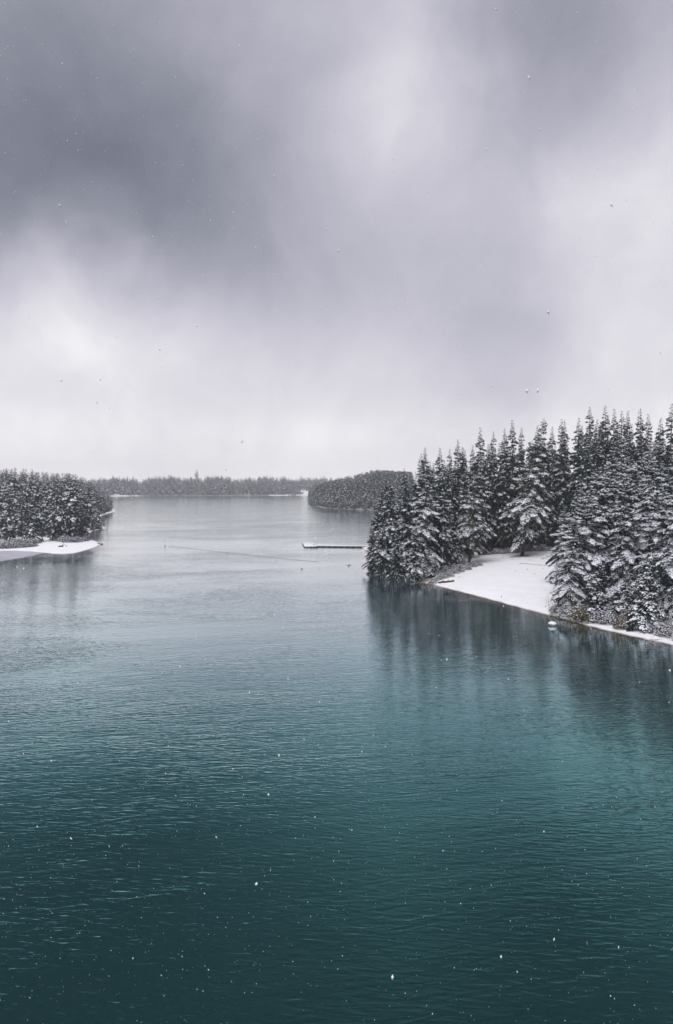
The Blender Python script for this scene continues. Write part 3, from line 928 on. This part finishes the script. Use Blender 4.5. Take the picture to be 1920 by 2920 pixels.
# ------------------------------------------------------------------ shrubs
def shrub_mesh(seed, w_, h_, n, leaf, snow_p, leaf_mat, twigs=40, size=0.16):
    rng = np.random.default_rng(seed)
    tb = MB()
    for _ in range(twigs):
        a, rr = rng.uniform(0, 6.28), rng.uniform(0.2, 1) * w_
        top = np.array([math.cos(a) * rr, math.sin(a) * rr, h_ * rng.uniform(0.5, 1.05) * math.sqrt(max(0.05, 1 - (rr / w_) ** 2 * 0.7))])
        mid = top * np.array([.45, .45, .6]) + rng.normal(0, .06, 3)
        tb.tube([top * np.array([.12, .12, 0]) - [0, 0, .1], mid, top], [.022, .015, .005], 3)
    a, rr = rng.uniform(0, 6.28, n), w_ * np.sqrt(rng.random(n))
    zt = h_ * np.sqrt(np.clip(1 - (rr / w_) ** 2, 0.03, 1)) * (1 + 0.25 * np.sin(a * 3 + seed))
    P = np.stack([np.cos(a) * rr, np.sin(a) * rr, zt * rng.uniform(0.15, 1.0, n) ** 0.6], 1)
    D = unit(P * [1, 1, .3] + rng.normal(0, .5, (n, 3)) * max(w_, .3))
    lv = fronds(P, D, size * rng.uniform(.7, 1.6, n), size * rng.uniform(.5, 1, n), .3, .03, rng)
    k = rng.random(n) < snow_p
    sn = fronds(P[k] + [0, 0, .05], unit(D[k] * [1, 1, .4]), size * 1.1 * rng.uniform(.7, 1.3, k.sum()), size * rng.uniform(.6, 1.1, k.sum()), .2, .06, rng)
    return mesh_np('stems', *tb.arrays(), 'twig'), mesh_np('foliage', *lv, leaf_mat), mesh_np('snow', *sn, 'bough_snow')

SHRUB = {
    'heath0': shrub_mesh(1, 1.5, 1.1, 900, 0, .32, 'heath_leaf'), 'heath1': shrub_mesh(2, 1.2, 1.5, 900, 0, .36, 'heath_leaf'), 'heath2': shrub_mesh(3, 1.9, 1.0, 1100, 0, .36, 'heath_leaf'),
    'olive': shrub_mesh(4, 1.6, 2.4, 1500, 0, .16, 'olive_leaf', size=.2), 'brown': shrub_mesh(5, 1.2, 2.2, 1100, 0, .14, 'brown_leaf', size=.2),
    'scrub0': shrub_mesh(6, 2.4, 1.5, 900, 0, .30, 'heath_leaf', size=.26), 'scrub1': shrub_mesh(7, 2.0, 1.9, 900, 0, .36, 'heath_leaf', size=.26),
}
def shrub(key, x, y, z, s, label, group=None, name='snowy_shrub', sz=1.0):
    e = empty(name, (x, y, z - 0.03))
    e.scale = (s, s, s * sz)
    e.rotation_euler = (0, 0, RNG.uniform(0, 6.28))
    st, fo, sn = SHRUB[key]
    link('stems', st, e)
    f = link('foliage', fo, e)
    link('snow_clumps', sn, f)
    return tag(e, label, 'shrub', group)

def shrub_at(key, px, py, s, label, group=None, zf_=zr, name='snowy_shrub', zg=0.6, sz=1.0):
    x, y = gp(px, py, zg)
    for _ in range(4):
        zg = zf_(x, y)
        x, y = gp(px, py, zg)
    return shrub(key, x, y, zf_(x, y), s, label, group, name, sz)

shrub_at('olive', 1660, 1772, 1.15, 'olive yellow leafy shrub on the near shore under the wood', name='olive_shrub')
shrub_at('brown', 1771, 1790, .95, 'rusty brown shrub on the near shore by the small conical fir', name='brown_shrub')
row = []
for px, py, s in [(1590, 1742, 1.0), (1606, 1752, 1.2), (1628, 1758, 1.2), (1640, 1748, 1.4), (1700, 1765, 1.5), (1722, 1772, 1.5), (1712, 1752, 1.6), (1742, 1776, 1.3), (1752, 1766, 1.5), (1736, 1758, 1.6),
                  (1792, 1776, 1.4), (1808, 1782, 1.4), (1826, 1786, 1.4), (1800, 1768, 1.6), (1848, 1794, 1.3), (1866, 1797, 1.3), (1888, 1804, 1.2), (1905, 1803, 1.5), (1915, 1812, 1.1), (1845, 1781, 1.7), (1880, 1787, 1.7)]:
    row.append((px, py, s))
for i, (px, py, s) in enumerate(sorted(row)):
    shrub_at('heath%d' % RNG.integers(3), px, py, s, f'snow dusted grey shrub, {ORD[i]} from the beach along the foot of the near wood', 'grey shrubs along the foot of the near wood')
row = []
for px, py, s in [(1233, 1662, .75), (1246, 1656, .9), (1262, 1648, 1.0), (1280, 1643, 1.0), (1252, 1644, 1.1), (1270, 1634, 1.1), (1292, 1634, 1.0), (1310, 1630, 1.1), (1330, 1624, 1.0), (1348, 1616, 1.0), (1362, 1612, .8),
                  (1300, 1620, 1.2), (1322, 1612, 1.1), (1284, 1624, 1.2)]:
    row.append((px, py, s))
for i, (px, py, s) in enumerate(sorted(row)):
    shrub_at('heath%d' % RNG.integers(3), px, py, s, f'low snow dusted brush, {ORD[i]} from the waterline up the left side of the beach', 'brush bordering the left side of the beach')
for k in range(22):
    px = 1385 + k * 8.6 + RNG.uniform(-3, 3)
    shrub('heath%d' % RNG.integers(3), wx(px, 221 + RNG.uniform(-1, 3)), 221 + RNG.uniform(-1, 3), zr(wx(px, 222), 222), RNG.uniform(.9, 1.4), f'dark low shrub, {ORD[k]} from the point side in the row behind the clearing', 'shrubs along the back of the clearing')
row = []
for px, py, s in [(8, 1562, 1.4), (24, 1562, 1.5), (42, 1561, 1.3), (58, 1560, 1.2), (72, 1559, 1.3), (88, 1558, 1.1), (14, 1554, 1.5), (36, 1553, 1.5), (62, 1551, 1.4), (85, 1550, 1.4), (100, 1549, 1.2),
                  (158, 1540, 1.2), (172, 1542, 1.4), (186, 1544, 1.5), (202, 1546, 1.5), (216, 1545, 1.4), (230, 1543, 1.3), (244, 1540, 1.2), (252, 1537, 1.1), (195, 1538, 1.6), (222, 1538, 1.6)]:
    row.append((px, py, s))
n_near = sum(1 for r_ in row if r_[0] < 120)
for i, (px, py, s) in enumerate(sorted(row)):
    shrub_at('scrub%d' % RNG.integers(2), px, py, s, f'dark scrub bush on the left beach, {ORD[i]} from the picture edge' if px < 120 else f'grey brush under the trees of the left beach, {ORD[i - n_near]} after the gap',
             'scrub bushes on the left beach' if px < 120 else 'grey brush near the left beach tip', zl, 'scrub_bush', sz=.8)

# ------------------------------------------------------------------ bare trees, driftwood, fallen branch
def bare_branching(mb, p, d, L, r, depth, rng, up=0.1, spread=0.6):
    p, d = np.asarray(p, float), unit(np.asarray(d, float))
    pts_ = [p]
    q = p.copy()
    dd = d.copy()
    for _ in range(4):
        dd = unit(dd + rng.normal(0, .13, 3) + Z3 * up * .3)
        q = q + dd * L / 4
        pts_.append(q.copy())
    mb.tube(pts_, np.linspace(r, r * 0.45, 5), 5 if depth > 1 else 3)
    if depth > 0:
        for k in range(3 if depth > 1 else 4):
            i = rng.integers(1, 5)
            nd = unit(dd + rng.normal(0, spread, 3) + Z3 * up)
            bare_branching(mb, pts_[i], nd, L * rng.uniform(.4, .65), r * 0.5, depth - 1, rng, up, spread)

def bare_tree(px, py, d0, L, r, label, seed, zf_=zr, name='bare_tree', mat='bare_wood', depth=3, up=.1, snow=True, spread=.6):
    rng = np.random.default_rng(seed)
    x, y = gp(px, py, .5)
    z = zf_(x, y)
    e = empty(name, (x, y, z))
    mb = MB()
    bare_branching(mb, (0, 0, -.2), d0, L, r, depth, rng, up, spread)
    o = mb.build('branches', mat, e)
    return tag(e, label, 'tree')
bare_tree(1918, 1822, (-.55, -.2, .85), 6.5, .12, 'bare pale alder branching over the shore at the right picture edge', 3, depth=3)
bare_tree(1925, 1812, (-1, -.2, .12), 6.5, .10, 'long bare pale limb reaching sideways over the near shore brush', 8, depth=3, up=0.02)
bare_tree(1568, 1738, (-.1, 0, 1), 3.6, .035, 'leafless twiggy sapling at the beach edge beside the near wood', 5, mat='twig', snow=False, depth=3, up=.3)
bare_tree(252, 1536, (.45, 0, .9), 9.0, .11, 'dark bare pole leaning out over the water from the left beach', 6, zl, 'leaning_snag', 'twig', 1, .05, False)
bare_tree(303, 1508, (.25, 0, 1), 9.0, .12, 'dark bare snag leaning on the second snowy spit', 7, zl, 'leaning_snag', 'twig', 1, .2, False)
bare_tree(185, 1556, (-.25, 0, 1), 2.0, .14, 'curved pale driftwood limb standing up from the left beach', 9, zl, 'driftwood_limb', 'driftwood', 1, -.3, False)

def lumps(name, px, py, parts, label, cat, zf_=zr, seed=1, caps=None, zoff=0.0):
    x, y = gp(px, py, .5 if zf_ is not None else 0)
    z = zf_(x, y) if zf_ is not None else 0.0
    if zf_ is not None:
        x, y = gp(px, py, z)
    e = empty(name, (x, y, z + zoff))
    rng = np.random.default_rng(seed)
    for pn, mat, items in parts:
        mb = MB()
        for c, r in items:
            mb.blob(c, r, rng)
        mb.build(pn, mat, e, smooth=True)
    return tag(e, label, cat)
lumps('driftwood_stump', 174, 1559, [('stump', 'dark_timber', [((0, 0, .15), (.75, .45, .42)), ((.6, .1, .2), (.35, .3, .5)), ((-.7, 0, .1), (.5, .25, .22))]), ('snow', 'tree_snow', [((0, .05, .5), (.5, .3, .12))])],
      'dark driftwood stump half buried in snow on the left beach', 'stump', zl)
lumps('snowy_rock', 1576, 1784, [('stone', 'stone', [((0, 0, .02), (.78, .6, .42))]), ('snow', 'tree_snow', [((0, 0, .36), (.74, .56, .34)), ((.35, .1, .3), (.4, .4, .3))])],
      'snow capped rock standing in the water off the near shore', 'rock', None, 2)
lumps('shore_rock', 1640, 1783, [('stone', 'stone', [((0, 0, .0), (.5, .35, .22))])], 'small dark wet stone at the near waterline', 'rock', None, 4)
lumps('shore_rock', 289, 1553, [('stone', 'stone', [((0, 0, .2), (.7, .6, .55)), ((-1.2, .3, .2), (.6, .5, .4))]), ('snow', 'tree_snow', [((0, 0, .62), (.55, .5, .22))])], 'dark snow topped stone at the tip of the left beach', 'rock', zl, 5)
lumps('mooring_buoy', 993, 1612, [('buoy', 'pale_post', [((0, 0, .12), (.42, .42, .4))]), ('snow', 'tree_snow', [((.1, 0, .48), (.45, .4, .22)), ((.7, 0, .15), (.35, .3, .18))])], 'white snow topped mooring buoy floating left of the grove tip', 'buoy', None, 7)
lumps('small_float', 861, 1623, [('float', 'float_dark', [((0, 0, .1), (.2, .2, .26))])], 'small dark float on the water below the dock platform', 'float', None, 8)
lumps('earth_bank', 1268, 1661, [('soil', 'earth_bank', [((0, 0, .1), (.9, .7, .36)), ((1.1, .35, .2), (.8, .6, .34)), ((-1.0, -.1, .0), (.6, .5, .26)), ((2.0, .8, .25), (.6, .5, .25))]),
                                 ('snow', 'tree_snow', [((.1, .6, .40), (1.0, .8, .20)), ((1.3, .9, .45), (.9, .7, .2)), ((-.9, .4, .2), (.7, .6, .15))])], 'brown undercut earth bank where brush meets the beach', 'bank', zr, 9)

def fallen():
    rng = np.random.default_rng(12)
    x, y = gp(1482, 1606, 2.2)
    e = empty('fallen_branch', (x, y, zr(x, y)))
    mb = MB()
    p = np.array([0, 0, .12])
    for k in range(7):
        d = np.array([1.35, -1.1 - .1 * k, 0]) + rng.normal(0, .12, 3) * [1, 1, 0]
        q = p + d
        q[2] = zr(x + q[0], y + q[1]) - e.location.z + .10
        mb.tube([p, q], [.05 - .005 * k, .045 - .005 * k], 4)
        for _ in range(5 if k > 2 else 1):
            s = p + (q - p) * rng.random()
            t_ = s + np.array([rng.uniform(-.6, 1.6), rng.uniform(-1.4, .6), 0])
            t_[2] = zr(x + t_[0], y + t_[1]) - e.location.z + rng.uniform(.04, .3)
            mb.tube([s, t_], [.02, .008], 3)
        p = q
    mb.build('branches', 'twig', e)
    tag(e, 'thin fallen branch lying across the snow of the clearing', 'branch')
fallen()
for k, (px, py) in enumerate([(1434, 1590), (1458, 1589), (1461, 1597), (1310, 1647), (1470, 1628), (1524, 1638), (1556, 1741), (1575, 1728), (1512, 1598), (1548, 1622), (1505, 1624)]):
    x, y = gp(px, py, 1.5)
    x, y = gp(px, py, zr(x, y))
    e = empty('grass_tuft', (x, y, zr(x, y)))
    rng = np.random.default_rng(k)
    mb = MB()
    for _ in range(14):
        a = rng.uniform(0, 6.28)
        l = rng.uniform(.10, .34)
        mb.tube([(0, 0, 0), (math.cos(a) * l * .4, math.sin(a) * l * .4, l * .6), (math.cos(a) * l, math.sin(a) * l, l * .55)], [.02, .014, .006], 3)
    mb.build('blades', 'twig', e)
    tag(e, 'tiny dark grass tuft poking through the snow of the beach clearing', 'grass tuft', 'grass tufts poking through the beach snow')

# ------------------------------------------------------------------ floating dock
def make_dock():
    e = empty('floating_dock', (0, 267, 0))
    tag(e, 'snow covered floating dock with wide end platform and long walkway', 'dock')
    M = None
    # platform: a skewed quadrilateral seen as a parallelogram, its far edge further left
    def slab(name, quad, z0, z1, mat, parent, infl=0.0):
        q = np.asarray(quad, float)
        c = q.mean(0)
        q = c + (q - c) * (1 + infl)
        V = np.vstack([np.c_[q, np.full(4, z0)], np.c_[q, np.full(4, z1)]])
        T = [(0, 2, 1), (0, 3, 2), (4, 5, 6), (4, 6, 7)]
        for i in range(4):
            j = (i + 1) % 4
            T += [(i, j, j + 4), (i, j + 4, i + 4)]
        return link(name, mesh_np(name, V - [0, 267, 0], T, mat), parent)
    A, B, C, D_ = gp(869, 1561.5), gp(905, 1561.5), gp(899, 1550.5), gp(862.5, 1550.5)
    pl = slab('platform', (A, B, C, D_), -.1, .34, 'dark_timber', e)
    slab('snow', (A, B, C, D_), .344, .66, 'tree_snow', pl, .02)
    w0, w1 = np.array(gp(903, 1560.0)), np.array((13.5, 264.5))
    w2, w3 = np.array((13.5, 267.2)), np.array(gp(900, 1551.5))
    w0 = w0 + (0.25, 0); w3[1] = w0[1] + 3.0
    wk = slab('walkway', (w0, w1, w2, w3), -.02, .40, 'dark_timber', e)
    slab('snow', (w0, w1, w2, w3), .404, .74, 'tree_snow', wk, .006)
    for k in range(9):                                  # pale straps and bumpers on the near face
        f = (k + .5) / 9
        p = w0 + (w1 - w0) * f
        MB().box(-.09, .09, -.08, -.03, .02, .38).build('bumper', 'pale_post', e, loc=(p[0], p[1] - 267, 0))
    for f in (.12, .36, .62, .82):
        p = np.array(A) + (np.array(B) - np.array(A)) * f
        MB().box(-.16, .16, -.08, -.03, .0, .32).build('bumper', 'pale_post', e, loc=(p[0], p[1] - 267, 0))
    for px in (923, 934.5, 969, 981, 1005, 1022):       # mooring posts on the far side
        x = wx(px, 266.5)
        mb = MB().tube([(0, 0, -.5), (0, 0, 1.55)], [.06, .055], 6)
        mb.build('post', 'pale_post', e, loc=(x, -.2, 0))
    # life ring stand on the platform
    s = empty('boarding_frame', (wx(880, 269), 269, .66))
    for sx in (-.8, .8):
        MB().tube([(sx, 0, -.02), (sx, 0, .55), (sx * .6, .0, .75)], .06, 6).build('leg', 'pale_post', s)
    MB().tube([(-.5, 0, .75), (.5, 0, .75)], .06, 6).build('rail', 'pale_post', s)
    mb = MB(); mb.blob((0, 0, .78), (.75, .3, .14), np.random.default_rng(3)); mb.build('snow', 'tree_snow', s, smooth=True)
    MB().tube([(0, -.02, -.02), (0, -.02, .72)], .05, 5).build('leg', 'dark_timber', s)
    tag(s, 'small snow capped frame standing on the dock platform', 'frame')
    c = empty('snowy_chest', (wx(895.5, 271.5), 271.3, .66))
    MB().box(-.55, .55, -.3, .3, -.01, .30).build('chest', 'pale_post', c)
    mb = MB(); mb.blob((0, 0, .32), (.62, .36, .2), np.random.default_rng(4)); mb.build('snow', 'tree_snow', c, smooth=True)
    tag(c, 'low snow covered chest at the back corner of the dock platform', 'chest')
make_dock()

# boom line with floats, and the lone pole at its end
def make_boom():
    e = empty('boom_line', (0, 240, 0))
    tag(e, 'thin line of small dark floats stretched across the lake', 'boom')
    a, c = np.array(gp(484, 1557)), np.array(gp(907, 1602.5))
    n = 112
    fm = MB(); fm.blob((0, 0, 0), (.085, .06, .07), np.random.default_rng(2), 6, 4, .08)
    V, T = fm.arrays()
    me = mesh_np('float', V, T, 'float_dark')
    pts_ = []
    for k in range(n + 1):
        f = k / n
        p = a + (c - a) * f
        sag_ = 2.2 * math.sin(f * math.pi) * 0.6 + .25 * math.sin(f * 23)
        q = np.array((p[0] - sag_ * .2, p[1] - sag_, 0.05))
        pts_.append(q - [0, 240, 0])
        link('float', me, e, q - [0, 240, -.04])
    MB().tube(pts_, .02, 4).build('rope', 'float_dark', e)
    x, y = gp(471, 1557.5)
    p = empty('marker_pole', (x, y, 0))
    MB().tube([(0, 0, -1), (.02, 0, 1.2), (-.05, 0, 2.2), (.05, 0, 3.3)], [.05, .045, .04, .03], 6).build('pole', 'twig', p)
    mb = MB(); mb.blob((0, 0, .1), (.25, .25, .25), np.random.default_rng(2), 8, 5, .1); mb.build('float', 'float_dark', p)
    tag(p, 'thin dark pole sticking out of the water at the end of the boom', 'pole')
make_boom()

# slushy ice along the left shore
def make_ice():
    near = [gp(-160, 1640), gp(-60, 1615), gp(0, 1601), gp(30, 1596), gp(60, 1591), gp(90, 1586), gp(112, 1580.5), gp(124, 1577.5)]
    far_ = [gp(-160, 1572), gp(-60, 1570), gp(0, 1569), gp(30, 1569), gp(60, 1569.5), gp(90, 1571.5), gp(112, 1574), gp(124, 1576)]
    V, T = [], []
    for (p, q) in zip(near, far_):
        V += [(p[0], p[1], .03), (q[0], q[1], .03), (p[0], p[1], -.08), (q[0], q[1], -.08)]
    for i in range(len(near) - 1):
        o = i * 4
        T += [(o, o + 4, o + 5), (o, o + 5, o + 1), (o, o + 2, o + 6), (o, o + 6, o + 4)]
    tag(link('ice_sheet', mesh_np('ice_sheet', V, T, 'slush')), 'grey slushy ice sheet along the left beach waterline', 'ice')
make_ice()

# far cabin and shed
def cabin(px, d, w_, dep, hw, label, zoff=0.0):
    x = wx(px, d)
    z = zf(x, d) + zoff
    e = empty('cabin', (x, d, z))
    wl = MB().box(-w_ / 2, w_ / 2, -dep / 2, dep / 2, -.5, hw).build('wall', 'cabin_wall', e)
    V = [(-w_ / 2 - .6, -dep / 2 - .8, hw - .2), (w_ / 2 + .6, -dep / 2 - .8, hw - .2), (w_ / 2 + .6, dep / 2 + .8, hw - .2), (-w_ / 2 - .6, dep / 2 + .8, hw - .2), (-w_ / 2 - .6, 0, hw + 3.2), (w_ / 2 + .6, 0, hw + 3.2)]
    T = [(0, 1, 5), (0, 5, 4), (2, 3, 4), (2, 4, 5), (0, 4, 3), (1, 2, 5), (0, 3, 2), (0, 2, 1)]
    link('roof', mesh_np('roof', V, T, 'tree_snow'), e)
    for k in (-1, 1):
        wn = MB().box(k * w_ * .28 - .7, k * w_ * .28 + .7, -dep / 2 - .06, -dep / 2 + .02, .9, 2.2).build('window', 'cabin_glass', e)
    MB().box(-.5, .5, -dep / 2 - .06, -dep / 2 + .02, 0, 2.1).build('door', 'dark_timber', e)
    tag(e, label, 'cabin')
cabin(331, 1640, 8, 6, 3.0, 'tiny snow roofed cabin on the far shore left end', 1.0)
cabin(861, 1745, 7, 6, 3.2, 'tiny snow roofed cabin beside the far white clearing', 1.0)

# ------------------------------------------------------------------ falling snow, all round the place the picture was taken from
def make_flakes():
    rng = np.random.default_rng(77)
    n = 19000
    P = np.stack([rng.uniform(-16, 16, n), rng.uniform(3.6, 34, n), rng.uniform(CAM_H - 20, CAM_H + 20, n)], 1)
    octa = np.array([(1, 0, 0), (-1, 0, 0), (0, 1, 0), (0, -1, 0), (0, 0, 1.0), (0, 0, -1.0)])
    T0 = np.array([(0, 2, 4), (2, 1, 4), (1, 3, 4), (3, 0, 4), (2, 0, 5), (1, 2, 5), (3, 1, 5), (0, 3, 5)])
    r = 0.0044 * rng.lognormal(0, .38, n)
    V = octa[None] * r[:, None, None] * rng.uniform(.6, 1.4, (n, 6, 1)) * np.array([1, 1, 2.1])
    sh_ = rng.uniform(-.7, .4, n)
    V[:, :, 0] += V[:, :, 2] * sh_[:, None]
    V = (V + P[:, None]).reshape(-1, 3)
    T = (T0[None] + (np.arange(n) * 6)[:, None, None]).reshape(-1, 3)
    tag(link('falling_snow', mesh_np('falling_snow', V, T, 'flake')), 'sparse snowflakes drifting through the air over the lake', 'snow', kind='stuff')
make_flakes()

# ------------------------------------------------------------------ haze: snowy air between here and the far shore
hm = bpy.data.materials.new('haze')
hm.use_nodes = True
t = NT(hm.node_tree)
pv = t.n('ShaderNodeVolumePrincipled')
pv.inputs['Color'].default_value = (.97, .965, .99, 1)
pv.inputs['Density'].default_value = 0.00019
pv.inputs['Anisotropy'].default_value = 0.0
o_ = t.n('ShaderNodeOutputMaterial')
t.l(pv.outputs[0], o_.inputs['Volume'])
MAT['haze'] = hm
hz = MB().box(-3450, 3450, -3050, 3450, -3.2, 136).build('haze', 'haze')
tag(hz, kind='stuff')
hz['label'] = 'pale snowy haze filling the air over the lake'
